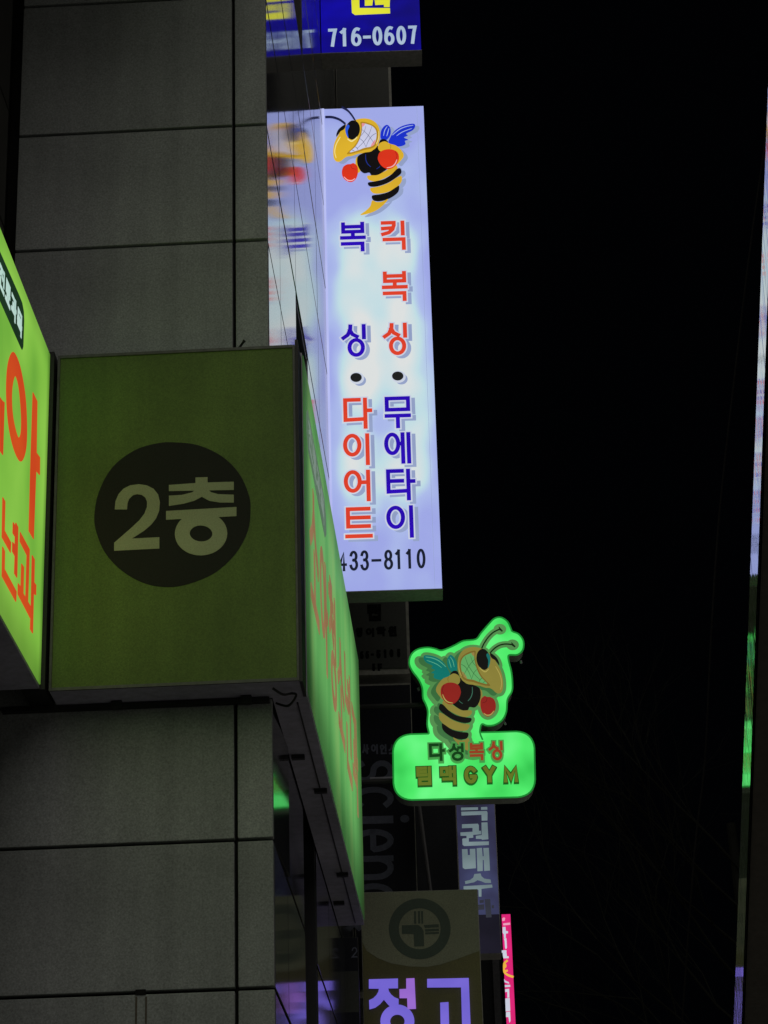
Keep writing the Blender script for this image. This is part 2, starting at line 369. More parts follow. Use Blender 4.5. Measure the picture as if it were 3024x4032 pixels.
def ringpoly(mb, pl, A, B, d0, d1, n=48):
    def ang(P):
        P = np.array(P); c = P.mean(0); s = P.std(0)
        a = [math.atan2((p[1]-c[1])/s[1], (p[0]-c[0])/s[0]) for p in P]
        th = np.linspace(-math.pi, math.pi, n, endpoint=False)
        o = np.argsort(a); a = np.array(a)[o]; P = P[o]
        a2 = np.concatenate([a-2*math.pi, a, a+2*math.pi]); P2 = np.concatenate([P]*3)
        return [(np.interp(t, a2, P2[:, 0]), np.interp(t, a2, P2[:, 1])) for t in th]
    mb.strip(pl, ang(A), ang(B), True, d0, d1)
ringpoly(L1, PLL, outer, inner, 0, .002)
L1.poly(PLL, onL([(170,325),(192,372),(188,640),(206,665),(205,757),(186,735),(173,1092),(149,1050),(158,700)]), 0, .0024)
L1.build('letter', m_red, sl)
L2 = MB().poly(PLL, onL([(25,712),(52,758),(45,1075),(115,1205),(110,1318),(17,1150)], zL), 0, .002)
L2.poly(PLL, onL([(168,990),(192,1040),(180,1590),(152,1545),(158,1355),(130,1305),(132,1200),(158,1235),(160,1145),(135,1105),(138,985),(158,1020)], zL), 0, .0024)
L2.poly(PLL, onL([(22,1250),(45,1300),(42,1495),(172,1740),(167,1850),(17,1575)], zL), 0, .0028)
L2.build('letter', m_red, sl)
L3 = MB().poly(PLL, onL([(215,1090),(318,1280),(300,1850),(275,1800),(288,1345),(212,1195)], zL), 0, .002)
L3.poly(PLL, onL([(230,1435),(255,1475),(248,1760),(330,1905),(325,2030),(190,1770),(192,1650),(222,1690)], zL), 0, .0024)
L3.poly(PLL, onL([(345,1345),(370,1390),(365,1640),(387,1670),(384,1780),(360,1760),(350,2195),(325,2150),(335,1850)], zL), 0, .0028)
L3.build('letter', m_red, sl)
MB().poly(PLL, onL([(-40,560),(6,640),(16,650),(10,880),(-40,800)], lambda p: (p[0], 1000+p[1]*.9)), 0, .002).build('letter', m_red, sl)
lb = MB()
def zl1(p): return (p[0]*.27125, 850+p[1]*.27125)
la = onL([(0,540),(270,1150),(315,1265),(338,1390),(343,1520),(330,1900),(316,1945),(300,1915),(0,1240),(-120,970),(-120,270)], zl1)
lab = lb.poly(PLL, la, 0, .002).build('label_band', m_label, sl)
ch_px = [('진',(-70,560),(45,1040),30), ('료',(62,870),(146,1250),30), ('과',(152,1080),(236,1560),30), ('목',(232,1300),(318,1770),30)]
t0, t1 = PLL.uv(*zl1((60,870))), PLL.uv(*zl1((316,1770)))
vt = PLL.uv(*zl1((200,1190)))[1]; vb = PLL.uv(*zl1((206,1560)))[1]
ua, ub = PLL.uv(*zl1((64,1000)))[0], PLL.uv(*zl1((318,1600)))[0]
cw = (ub-ua)/3
for k, c in enumerate('진료과목'):
    u = ua+(k-1)*cw
    strokes(MB(), PLL, c, (u+.006, vt, u+cw-.010, vb), .013, .002, .003).build('label_letter', m_label_txt, lab)

sm = empty('floor_sign', (-.92, YF, Z0), label='unlit olive green end panel with black disc reading 2층', cat='sign', group='green clinic signs')
m_olive = grained('unlit_green_vinyl', (.118, .178, .040), rough=.55, amt=.28, scale=220, bump=0, streak=.10, spec=0.3)
m_edge = grained('sign_edge_metal', (.10, .10, .10), rough=.5, amt=.3, scale=30, bump=0)
m_disc = grained('black_vinyl', (.016, .016, .013), rough=.55, amt=.3, scale=220, bump=0, spec=0.2)
m_olive_txt = grained('olive_lettering', (.34, .36, .23), rough=.55, amt=.15, scale=220, bump=0)
MB().box((-1.309, YF+.004, Z0), (-.546, YP-.012, Z1)).build('cabinet', m_frame, sm)
MB().box((-1.302, YF, Z0+.010), (-.553, YF+.0038, Z1-.010)).build('face', m_olive, sm)
fr = MB()
for a in (((-1.310, YF-.004, Z0), (-1.3025, YF+.0038, Z1)), ((-.5525, YF-.003, Z0), (-.546, YF+.0038, Z1)),
          ((-1.302, YF-.004, Z0), (-.553, YF+.0038, Z0+.0095)), ((-1.302, YF-.004, Z1-.0095), (-.553, YF+.0038, Z1))): fr.box(*a)
fr.build('edge_frame', m_edge, sm)
PLM = Plane((0, YF, 0), (1, 0, 0), (0, -1, 0))
def onM(pts, f=z5): return [PLM.uv(*f(p)) for p in pts]
disc = MB().poly(PLM, onM(cat([(493,975),(515,850),(585,720),(700,630),(820,592),(920,587),(1040,603),(1160,660),(1250,750),(1300,860),(1309,940),(1295,1050),(1230,1170),(1120,1270),(990,1325),(880,1343),(760,1325),(640,1260),(550,1165),(505,1060)], 4)), 0, .001).build('disc', m_disc, sm)
two = MB().poly(PLM, onM([(600,938),(604,895),(620,858),(645,830),(680,812),(725,806),(768,812),(803,830),(827,860),(836,900),(832,945),(816,985),(790,1018),(750,1052),(690,1090),(833,1083),(833,1142),(597,1154),(597,1112),(680,1040),(728,995),(755,960),(768,925),(769,898),(760,876),(742,862),(718,858),(695,864),(676,882),(667,905),(664,938)]), .001, .002)
two.build('letter', m_olive_txt, disc)
fl = MB()
fl.poly(PLM, onM([(1022,771),(1085,769),(1085,797),(1222,793),(1222,836),(883,842),(883,810),(1022,800)]), .001, .002)
fl.poly(PLM, onM([(1020,838),(1090,836),(1103,848),(1140,858),(1222,861),(1222,902),(1150,902),(1095,893),(1055,872),(1015,893),(960,908),(883,920),(883,866),(950,862),(1000,850)]), .001, .0021)
fl.poly(PLM, onM([(868,946),(1236,925),(1236,973),(868,992)]), .001, .0022)
fl.ribbon(PLM, onM(ell(1051,1064,98,78,40)), .0465, .001, .0023, closed=True)
fl.build('letter', m_olive_txt, disc)

sr_ = empty('shop_sign', (XR-.05, 8.6, Z0), label='long lit green clinic sign running back along the pillar flank beside the white sign', cat='sign', group='green clinic signs')
YR1 = 10.17
ZR1 = 5.214
MB().box((XP+.003, 7.148, Z0), (XR-.004, YR1, ZR1)).build('cabinet', m_frame, sr_)
MB().box((XR-.0038, 7.16, Z0+.02), (XR, YR1-.012, ZR1-.004)).build('face', m_green_r, sr_)
MB().box((-.5455, YF, Z0-.002), (XR-.006, 7.1475, Z1+.02)).build('corner_trim', m_trim, sr_)
PLR = Plane((XR, 0, 0), (0, 1, 0), (1, 0, 0))
m_label_r = glow('grey_green_label', [(80,104,82), (90,114,92)], scale=3)
m_label_r_txt = glow('grey_label_text', [(112,128,118), (122,140,128)], scale=3)
rb = pbox(PLR, 1215, 1660, 1262, 1990)
rlab = MB().poly(PLR, [(7.30,5.08),(8.05,5.08),(8.12,5.04),(8.12,4.97),(8.05,4.93),(7.30,4.93),(7.24,4.97),(7.24,5.04)], 0, .002).build('label_band', m_label_r, sr_)
for k, c in enumerate('진료과목'):
    strokes(MB(), PLR, c, (7.32+k*.18, 5.055, 7.32+k*.18+.15, 4.955), .014, .002, .003).build('label_letter', m_label_r_txt, rlab)
for k, c in enumerate('소아청소년과'):
    y = 7.32+k*.44
    strokes(MB(), PLR, c, (y, 4.87 - (.05 if k % 2 else 0), y+.36, 4.40), .05, 0, .002).build('letter', m_red_r, sr_)
MB().box((XR-.040, 7.2, Z0-.0035), (XR-.036, YR1-.05, Z0-.0005)).build('seam', m_trim, sr_)
# clips and cable under the boxes
for (x, y) in ((-.60, 7.75), (-.555, 8.15), (-.556, 9.3), (-.60, 9.75)):
    MB().box((x-.034, y-.012, Z0-.014), (x+.010, y+.012, Z0-.0005)).build('clip', m_trim, sr_)
for x in (-1.12, -.72):
    MB().box((x-.016, YP-.05, Z0-.022), (x+.016, YP-.018, Z0-.0005)).build('clip', m_trim, sm)
MB().box((-1.48, YP-.030, Z0-.016), (-.65, YP-.004, Z0-.002)).build('bottom_rail', m_trim, sm)
setp(MB().tube(cat([(-.63,7.03,4.02),(-.60,7.05,4.005),(-.575,7.08,4.018),(-.56,7.05,4.0),(-.59,7.12,3.992),(-.63,7.15,4.012)], 5, False), .004, 6).build('cable', m_trim), 'thin black cable tangled under the corner of the green sign boxes', 'cable')
bk = MB(); bk.tube([(-.742,7.08,5.17),(-.735,7.09,5.21),(-.715,7.08,5.235)], .006, 6).tube([(-.745,7.08,5.172),(-.70,7.08,5.18)], .005, 6).box((-.756,7.07,5.169),(-.735,7.095,5.185))
setp(bk.build('bracket', m_trim), 'small bent black bracket standing on top of the unlit 2층 panel', 'bracket')

# ------------------------------------------------------------------ projecting signs on the flank
TH = 2.016
PW = yawed((XP, 10.2, 0), TH)
def z2(p): return (1000+p[0]*.48222, p[1]*.48222)
def z3(p): return (1200+p[0]*.40678, 750+p[1]*.40678)
def z4(p): return (1200+p[0]*.40678, 1500+p[1]*.40678)

def cabinet(pl, u0, u1, v0, v1, depth, parent, mat, name='cabinet'):
    return MB().pbox(pl, u0, u1, v0, v1, -depth, -.004).build(name, mat, parent)

# white boxing gym sign
m_white, N, L, B = principled('lit_white_acrylic')
tc = N.new('ShaderNodeTexCoord'); sx = N.new('ShaderNodeSeparateXYZ'); L.new(tc.outputs['Object'], sx.inputs[0])
def math_(op, a, b=None, c=None):
    n = N.new('ShaderNodeMath'); n.operation = op
    for i, x in enumerate((a, b, c)):
        if x is None: continue
        if isinstance(x, (int, float)): n.inputs[i].default_value = x
        else: L.new(x, n.inputs[i])
    return n.outputs[0]
def gauss(x, c, s): d = math_('DIVIDE', math_('SUBTRACT', x, c), s); return math_('POWER', 2.718, math_('MULTIPLY', math_('MULTIPLY', d, d), -1.0))
X_, Z_ = sx.outputs[0], sx.outputs[2]
nz = N.new('ShaderNodeTexNoise'); mp = N.new('ShaderNodeMapping'); mp.inputs['Scale'].default_value = (1.2, 1, .8); mp.inputs['Location'].default_value = (3.1, 0, .4)
L.new(tc.outputs['Object'], mp.inputs[0]); L.new(mp.outputs[0], nz.inputs['Vector']); nz.inputs['Scale'].default_value = 3.4; nz.inputs['Detail'].default_value = 1.5
cols = math_('ADD', gauss(X_, -.105, .112), gauss(X_, .095, .112))
env = math_('ADD', math_('ADD', gauss(Z_, .45, .33), gauss(Z_, -.12, .33)), math_('MULTIPLY', gauss(Z_, -.62, .4), .75))
val = math_('ADD', math_('MULTIPLY', math_('MULTIPLY', cols, env), .62), math_('MULTIPLY', math_('SUBTRACT', nz.outputs['Fac'], .5), 1.5))
rp = N.new('ShaderNodeValToRGB'); e = rp.color_ramp.elements
for _ in range(2): e.new(.5)
for q, (p, c) in zip(e, ((.0, (152,162,226)), (.26, (166,182,230)), (.48, (186,216,224)), (.74, (216,220,220)))): q.position = p; q.color = (*lin(c), 1)
L.new(val, rp.inputs[0]); L.new(rp.outputs[0], B.inputs['Emission Color']); B.inputs['Emission Strength'].default_value = 1.0
B.inputs['Base Color'].default_value = (.1, .1, .1, 1); B.inputs['Roughness'].default_value = .4

m_ws_red = glow('vinyl_red', [(214,58,36), (222,66,42)], scale=4)
m_ws_blue = glow('vinyl_navy', [(34,2,160), (44,4,188)], scale=4)
m_ws_shadow = glow('vinyl_grey_blue', [(138,152,190), (152,166,202)], scale=4)
m_ws_outline = glow('vinyl_pale', [(190,200,224), (208,214,224)], scale=4)
m_ws_ink = glow('vinyl_black', [(18,24,40), (26,32,48)], scale=4)
m_dot = grained('black_dot', (.03, .04, .045), rough=.5, amt=.3, scale=90, bump=0)
m_cab = grained('cabinet_grey', (.24, .24, .21), rough=.6, amt=.25, scale=40)

ws = empty('projecting_sign', (XP+.25, 10.21, 5.5), label='tall lit white boxing gym sign with a hornet emblem and red and blue Korean lettering', cat='sign', group='projecting signs on the flank')
cabinet(PW, .004, .495, 5.553, 8.082, .135, ws, m_cab)
MB().pbox(PW, .004, .495, 5.556, 8.080, -.0038, 0).build('face', m_white, ws)
MB().pbox(PW, .462, .4635, 5.56, 8.076, 0, .0012).build('seam', m_ws_shadow, ws)
MB().pbox(PW, .000, .498, 5.549, 5.5525, -.136, .004).build('bottom_tray', m_cab, ws)
MB().pbox(PW, -.001, .010, 5.556, 8.08, .0002, .006).build('edge_strip', glow('edge_lit', [(176,182,236), (190,196,244)]), ws)

def letter(pl, ch, box, w, mat, parent, shadow=True, d=.0):
    lo = strokes(MB(), pl, ch, box, w, d+.0014, d+.0022).build('letter', mat, parent)
    if shadow:
        strokes(MB(), pl, ch, box, w, d+.0007, d+.0013, grow=.0065).build('letter_outline', m_ws_outline, lo)
        strokes(MB(), pl, ch, box, w, d+.0001, d+.0006, grow=.0045, off=(.0185, -.0125)).build('letter_shadow', m_ws_shadow, lo)
    return lo
for ch, f, b, m in (('복', z3, (338,312,595,590), m_ws_blue), ('킥', z3, (735,300,988,575), m_ws_red), ('복', z3, (742,788,1002,1070), m_ws_red),
                    ('싱', z3, (352,1302,608,1608), m_ws_blue), ('싱', z3, (752,1288,1008,1592), m_ws_red),
                    ('다', z4, (370,170,658,462), m_ws_red), ('무', z4, (767,156,1032,455), m_ws_blue), ('이', z4, (368,516,632,815), m_ws_red),
                    ('에', z4, (765,504,1032,800), m_ws_blue), ('어', z4, (375,868,640,1165), m_ws_red), ('타', z4, (785,858,1078,1155), m_ws_blue),
                    ('이', z4, (785,1212,1058,1518), m_ws_blue), ('트', z4, (385,1226,660,1518), m_ws_red)):
    letter(PW, ch, pbox(PW, *f(b[:2]), *f(b[2:])), .0190, m, ws)
for c in ((497,1812), (900,1798)):
    pts = [PW.uv(*z3(p)) for p in ell(c[0], c[1], 55, 43, 32)]
    dt = MB().poly(PW, pts, .0014, .0030).build('bullet_dot', m_dot, ws)
    q = [PW.uv(*z3(p)) for p in ell(c[0]+8, c[1]+6, 70, 58, 32)]; MB().poly(PW, q, .0007, .0013).build('dot_outline', m_ws_outline, dt)
    q = [PW.uv(*z3(p)) for p in ell(c[0]+36, c[1]+28, 60, 52, 32)]; MB().poly(PW, q, .0001, .0006).build('dot_shadow', m_ws_shadow, dt)
for ch, b in (('4',(322,1652,410,1842)), ('3',(430,1646,520,1837)), ('3',(535,1642,625,1836)), ('-',(645,1722,742,1754)), ('8',(762,1637,858,1827)), ('1',(872,1634,940,1822)), ('1',(977,1630,1044,1817)), ('0',(1080,1627,1172,1814))):
    letter(PW, ch, pbox(PW, *z4(b[:2]), *z4(b[2:])), .0125, m_ws_ink, ws, shadow=False)

# boxing hornet emblem, traced in the coordinates of a close look at the white sign
EM = [  # name, colour key, kind, points
 ('small_wing','wing','P',[(1035,1130),(1035,1080),(1055,1040),(1085,1020),(1110,1040),(1117,1080),(1105,1120),(1070,1150)]),
 ('large_wing','wing','P',[(1100,1150),(1140,1080),(1190,1040),(1250,1018),(1305,1012),(1316,1035),(1295,1065),(1243,1092),(1256,1108),(1225,1124),(1258,1142),(1233,1152),(1236,1180),(1190,1197),(1140,1190),(1105,1172)]),
 ('wing_vein','vein','R',[(1130,1105),(1185,1060),(1240,1036),(1300,1024)],8), ('wing_vein','vein','R',[(1165,1110),(1215,1078),(1290,1050)],6),
 ('wing_vein','vein','R',[(1058,1110),(1068,1065),(1088,1034)],6), ('wing_vein','vein','R',[(1084,1114),(1094,1080),(1102,1050)],6),
 ('neck','black','P',[(1015,1200),(1030,1148),(1060,1138),(1085,1150),(1095,1168),(1055,1185),(1030,1220)]),
 ('stinger','yellow','S',[(965,1640),(1000,1652),(1045,1650),(1095,1628),(1060,1672),(1005,1715),(945,1742),(870,1757),(915,1722),(950,1685)]),
 ('stripe','yellow','P',[(925,1440),(960,1435),(1010,1432),(1070,1400),(1130,1365),(1165,1355),(1168,1390),(1110,1432),(1040,1467),(980,1482),(935,1467)]),
 ('band','black','P',[(932,1495),(990,1484),(1060,1467),(1120,1430),(1168,1383),(1195,1380),(1202,1415),(1150,1460),(1080,1500),(1000,1524),(945,1522)]),
 ('stripe','yellow','P',[(952,1540),(1020,1527),(1100,1497),(1170,1452),(1205,1443),(1202,1490),(1150,1540),(1070,1575),(990,1582),(960,1567)]),
 ('band','black','P',[(968,1600),(1030,1591),(1100,1571),(1160,1533),(1185,1522),(1177,1570),(1120,1615),(1050,1641),(990,1643),(966,1625)]),
 ('left_arm','yellow','P',[(830,1305),(850,1285),(852,1345),(868,1395),(850,1412),(832,1370)]),
 ('torso','black','P',[(855,1275),(900,1252),(960,1240),(1010,1195),(1040,1240),(1085,1330),(1095,1370),(1060,1402),(1010,1430),(960,1433),(942,1411),(900,1416),(865,1390),(845,1345),(843,1300)]),
 ('torso_line','line','R',[(912,1265),(914,1310),(930,1345),(955,1368)],7), ('torso_line','line','R',[(1000,1385),(1020,1372),(1030,1360)],5),
 ('right_arm','yellow','P',[(1013,1215),(1024,1178),(1068,1160),(1112,1180),(1160,1195),(1205,1235),(1223,1275),(1197,1315),(1165,1342),(1130,1300),(1080,1240),(1035,1242)]),
 ('arm_fold','ochre','R',[(1108,1180),(1118,1200),(1112,1222)],5),
 ('glove','red','P',[(1012,1290),(1028,1250),(1075,1228),(1130,1228),(1173,1252),(1184,1300),(1165,1345),(1125,1379),(1080,1382),(1040,1357),(1016,1318)]),
 ('glove_shine','shine','R',[(1085,1377),(1125,1368),(1152,1345),(1168,1310)],9), ('glove_fold','darkred','R',[(1150,1240),(1168,1275),(1160,1305)],5),
 ('glove','red','P',[(718,1410),(730,1370),(760,1350),(788,1347),(815,1340),(845,1368),(848,1420),(830,1465),(795,1488),(755,1477),(726,1447)]),
 ('glove_shine','shine','R',[(735,1452),(765,1478),(800,1481),(825,1465)],9), ('glove_fold','darkred','R',[(790,1352),(800,1380),(835,1390)],5),
 ('head','yellow','P',[(835,985),(900,975),(960,987),(1005,1022),(1028,1080),(1024,1150),(1000,1207),(960,1236),(900,1250),(850,1258),(800,1275),(765,1279),(738,1293),(713,1315),(690,1323),(665,1315),(650,1285),(648,1230),(660,1170),(690,1110),(730,1050),(780,1010)]),
 ('mouth_rim','ochre','P',[(872,1005),(930,1012),(985,1040),(1012,1082),(1012,1140),(993,1198),(955,1222),(900,1234),(850,1250),(790,1266),(760,1262),(820,1200),(850,1150),(868,1100),(876,1050)]),
 ('mouth','mouth','P',[(884,1018),(930,1025),(974,1045),(998,1080),(1000,1130),(984,1185),(953,1206),(900,1217),(850,1236),(783,1252),(830,1205),(857,1160),(875,1110),(884,1060)]),
 ('gum','pink','P',[(882,1016),(905,1020),(903,1030),(885,1045)]), ('gum','pink','P',[(990,1150),(985,1186),(955,1205),(965,1180)]),
 ('tooth_line','line2','R',[(874,1062),(915,1095),(950,1135),(985,1185)],4), ('tooth_line','line2','R',[(862,1140),(892,1165),(915,1210)],4), ('tooth_line','line2','R',[(962,1042),(940,1105),(895,1170),(840,1225)],4),
 ('tooth_line','line2','R',[(999,1098),(965,1118),(935,1160),(915,1212)],4), ('tooth_line','line2','R',[(826,1208),(845,1222),(850,1236)],4), ('tooth_line','line2','R',[(915,1040),(900,1085),(872,1120)],3), ('tooth_line','line2','R',[(800,1235),(815,1240),(820,1245)],3),
 ('far_eye','black','P',[(673,1118),(684,1080),(710,1050),(748,1028),(738,1062),(702,1085)]),
 ('eye','black','P',[(760,1030),(790,1000),(825,998),(855,1022),(866,1065),(856,1107),(830,1137),(800,1149),(773,1135),(752,1100),(746,1060)]),
 ('eye_shine','blue2','P',[(768,1030),(780,1045),(766,1085),(772,1137),(755,1110),(747,1075),(752,1045)]),
 ('cheek_line','pale','R',[(765,1145),(795,1164),(825,1148),(842,1130)],7),
 ('snout_shine','pale','R',[(672,1300),(660,1250),(672,1190),(705,1130)],6), ('jaw_shine','pale','R',[(1018,1085),(1017,1140),(1000,1185)],4),
 ('antenna','ink','R',[(830,998),(800,950),(765,910),(718,882)],8), ('antenna','ink','R',[(747,1020),(700,985),(640,965),(582,964)],8),
]
def emblem(pl, mp_, scale, pal, parent, d, skip=(), order=.00035):
    em = empty('hornet_emblem', pl.world(*pl.uv(*mp_((950, 1350)))), parent)
    for k, t in enumerate(EM):
        if t[0] in skip: continue
        mb = MB(); a, b = d, d+.0004+k*order
        if t[2] == 'R':
            P = cat([pl.uv(*mp_(p)) for p in t[3]], 5, False); n = len(P); w = t[4]*scale
            mb.ribbon(pl, P, [w*(.45+.55*math.sin(math.pi*(.08+.84*i/(n-1)))) for i in range(n)] if t[0] != 'antenna' else w, a, b)
        else:
            mb.poly(pl, cat([pl.uv(*mp_(p)) for p in t[3]], 5), a, b)
        mb.build(t[0], pal[t[1]], em)
    return em
MPX = .49/400                                   # metres per photograph pixel at the white sign
gl = lambda n, c: glow(n, [tuple(x*.93 for x in c), c], scale=5)
pal1 = dict(wing=gl('emblem_blue', (22,48,205)), vein=gl('emblem_vein', (170,190,240)), black=gl('emblem_black', (10,8,10)), yellow=gl('emblem_yellow', (222,178,44)),
            line=gl('emblem_line', (30,50,140)), ochre=gl('emblem_ochre', (178,136,30)), red=gl('emblem_red', (222,52,26)), shine=gl('emblem_shine', (240,190,190)), darkred=gl('emblem_dark_red', (170,30,20)),
            mouth=gl('emblem_mouth', (206,208,236)), pink=gl('emblem_pink', (232,150,160)), line2=gl('emblem_tooth_line', (120,124,150)), blue2=gl('emblem_eye_shine', (40,90,225)), pale=gl('emblem_pale', (244,226,150)), ink=gl('emblem_ink', (16,20,60)))
sh = MB()
for k, t in enumerate(EM):
    if t[0] in ('small_wing','large_wing','stripe','band','head','right_arm','stinger'):
        dx, dy = (34, 16)
        sh.poly(PW, cat([PW.uv(*z2((p[0]+dx, p[1]+dy))) for p in t[3]], 5), .0001, .0004+k*.00001)
em1 = emblem(PW, z2, .48222*MPX, pal1, ws, .001)
sh.build('emblem_shadow', m_ws_shadow, em1)

# blue academy sign above it
m_blue = glow('lit_blue_acrylic', [(8,2,92), (10,3,128), (12,4,162)], scale=3.2, stretch=(1, 1, 1.6))
m_blue_y = glow('lit_yellow_letter', [(214,214,40), (228,228,60)], scale=4)
m_blue_w = glow('lit_pale_digit', [(150,172,200), (176,194,216)], scale=4)
bs = empty('projecting_sign', (XP+.25, 10.21, 8.31), label='lit deep blue sign with a yellow letter and number 716-0607 at the top', cat='sign', group='projecting signs on the flank')
cabinet(PW, .003, .495, 8.402, 9.5, .135, bs, m_cab)
MB().pbox(PW, .003, .495, 8.405, 9.498, -.0038, 0).build('face', m_blue, bs)
MB().pbox(PW, .000, .499, 8.398, 8.4015, -.136, .004).build('bottom_tray', m_cab, bs)
for ch, b in (('7',(605,236,680,380)), ('1',(700,232,768,378)), ('6',(790,226,880,375)), ('-',(890,290,955,316)), ('0',(965,219,1050,369)), ('6',(1060,216,1150,366)), ('0',(1160,214,1245,363)), ('7',(1258,211,1333,356))):
    strokes(MB(), PW, ch, pbox(PW, *z2(b[:2]), *z2(b[2:])), .0165, .0002, .0012).build('letter', m_blue_w, bs)
wl = MB()
for k, q in enumerate(([(795,-2),(860,-2),(862,66),(1110,66),(1112,110),(825,123),(800,105)], [(905,-2),(972,-2),(966,45),(905,48)], [(985,-2),(1110,-2),(1108,58),(1062,58),(1060,38),(990,42)],
                       [(795,-60),(1110,-66),(1110,-30),(795,-24)])):
    wl.poly(PW, [PW.uv(*z2(p)) for p in q], .0002, .0012+k*.0001)
wl.build('letter', m_blue_y, bs)

# unlit signs standing behind
PB = yawed((XP, 11.4, 0), TH)
m_un = grained('unlit_acrylic', (.024, .028, .023), rough=.6, amt=.25, scale=70, bump=0)
m_un2 = grained('unlit_navy', (.013, .014, .021), rough=.55, amt=.25, scale=70, bump=0, spec=0.12)
m_un_ink = grained('unlit_black_ink', (.005, .0055, .006), rough=.6, bump=0, spec=0.05)
m_un_grey = grained('unlit_grey_letter', (.095, .105, .155), rough=.6, amt=.2, scale=70, bump=0)
us = empty('projecting_sign', (XP+.15, 11.42, 5.3), label='tall unlit dark grey academy sign half hidden behind the white sign', cat='sign', group='projecting signs on the flank')
v_lo = PB.uv(1560, 2640)[1]; u_hi = PB.uv(1612, 2500)[0]
cabinet(PB, .004, u_hi, v_lo, 9.2, .15, us, m_cab)
MB().pbox(PB, .008, u_hi-.014, v_lo+.012, 9.19, -.0038, 0).build('face', m_un, us)
MB().pbox(PB, .004, u_hi, v_lo-.020, v_lo-.001, -.15, .004).build('bottom_tray', m_cab, us)
def zU(p): return (1380+p[0]*.18083, 2340+p[1]*.18083)
for ch, b in (('랩',(360,225,680,580)), ('영',(110,730,270,930)), ('어',(330,740,520,930)), ('학',(560,710,770,915)), ('원',(820,700,1010,915)),
              ('6',(200,1240,290,1410)), ('6',(320,1235,410,1405)), ('-',(440,1300,510,1330)), ('5',(560,1215,660,1395)), ('1',(720,1205,790,1385)), ('0',(845,1200,940,1370)), ('5',(1010,1190,1090,1370)), ('5',(470,1510,540,1680)), ('F',(590,1510,690,1680))):
    strokes(MB(), PB, ch, pbox(PB, *zU(b[:2]), *zU(b[2:])), .0115 if ch != '랩' else .016, .0002, .0012).build('letter', m_un_ink, us)
ss = empty('projecting_sign', (XP+.15, 11.42, 4.4), label='unlit dark navy sign with grey science lettering turned on its side', cat='sign', group='projecting signs on the flank')
v1s, v0s = PB.uv(1560, 2690)[1], PB.uv(1560, 3900)[1]; us_hi = PB.uv(1634, 3200)[0]
cabinet(PB, .004, us_hi, v0s, v1s, .15, ss, m_cab)
MB().pbox(PB, .008, us_hi-.004, v0s+.01, v1s-.01, -.0038, 0).build('face', m_un2, ss)
def zS(p): return (1400+p[0]*.31646, 2860+p[1]*.31646)
for ch, b in (('S',(-40,430,480,700)), ('c',(-40,760,480,1040)), ('e',(-40,1285,480,1560)), ('n',(-40,1620,480,1905)), ('c',(-40,1960,480,2240)), ('e',(-40,2300,480,2570))):
    strokes(MB(), PB, ch, pbox(PB, *zS(b[:2]), *zS(b[2:])), .029, .0002, .0012, rot=True).build('letter', m_un_grey, ss)
ii = MB().pbox(PB, PB.uv(*zS((-40,1160)))[0], PB.uv(*zS((470,1160)))[0], PB.uv(*zS((300,1210)))[1], PB.uv(*zS((300,1115)))[1], .0002, .0012)
ii.poly(PB, [PB.uv(*zS(p)) for p in ell(612,1150,58,48,20)], .0002, .0012); ii.build('letter', m_un_grey, ss)
for k, c in enumerate('사이언스'):
    x = 80+k*110
    strokes(MB(), PB, c, pbox(PB, *zS((x, 225)), *zS((x+90, 345))), .0085, .0002, .0012).build('letter', m_un_grey, ss)
MB().pbox(PB, PB.uv(*zS((180,660)))[0], PB.uv(*zS((560,660)))[0], PB.uv(*zS((300,672)))[1], PB.uv(*zS((300,652)))[1], .01, .03).build('cross_bar', m_frame, ss)

# green neon-edged hornet sign
PN = yawed((XP, 10.8, 0), TH)
def z6(p): return (1500+p[0]*.42194, 2380+p[1]*.42194)
ns = empty('neon_sign', (XP+.75, 10.85, 4.1), label='glowing green cut-out sign of a boxing hornet above a rounded name board', cat='sign', group='projecting signs on the flank')
sil = [(450,1330),(449,1208),(432,1120),(438,1000),(418,930),(393,875),(386,780),(352,700),(292,620),(263,545),(285,465),(345,418),(430,402),(500,412),(560,430),(620,412),(690,380),(770,340),(885,325),(935,265),(1005,185),(1060,132),(1120,122),(1180,160),(1212,225),(1225,252),(1285,278),(1328,340),(1325,420),(1275,468),(1195,472),(1190,520),(1215,620),(1226,720),(1222,810),(1180,885),(1170,1000),(1130,1080),(1060,1124),(990,1130),(940,1118),(922,1190),(920,1330)]
bodyp = cat([PN.uv(*z6(p)) for p in sil], 4)
def rrect(pts, r, n=8):
    out = []; N4 = len(pts)
    for i in range(N4):
        p, a, b = np.array(pts[i]), np.array(pts[i-1]), np.array(pts[(i+1) % N4])
        da, db = (a-p)/np.linalg.norm(a-p), (b-p)/np.linalg.norm(b-p)
        s, t = p+da*r, p+db*r
        for k in range(n+1):
            q = k/n; out.append(tuple((1-q)**2*s+2*q*(1-q)*(p*.86+(s+t)*.07)+q*q*t))
    return out
board = rrect([PN.uv(*z6(p)) for p in ((110,1216),(1428,1182),(1442,1794),(120,1828))], .082)
m_neon = glow('lit_green_acrylic', [(50,196,78), (78,234,106), (112,250,138)], scale=4.0, strength=1.0)
m_neon_side = grained('sign_return_dark', (.26, .30, .24), rough=.5, amt=.2, scale=40)
m_neon_rim = glow('rim_green', [(22,120,44), (30,140,52)], scale=4)
cb = MB().poly(PN, bodyp, -.10, -.0042); cb.poly(PN, board, -.105, -.004); cb.build('cabinet', m_neon_side, ns)
fc = MB().poly(PN, bodyp, -.0038, .0007); fc.poly(PN, board, -.0038, .0002); fc.build('face', m_neon, ns)
rm = MB().ribbon(PN, bodyp[4:-5], .0075, -.001, .0009); rm.ribbon(PN, board, .0075, -.001, .0005, closed=True); rm.build('rim', m_neon_rim, ns)
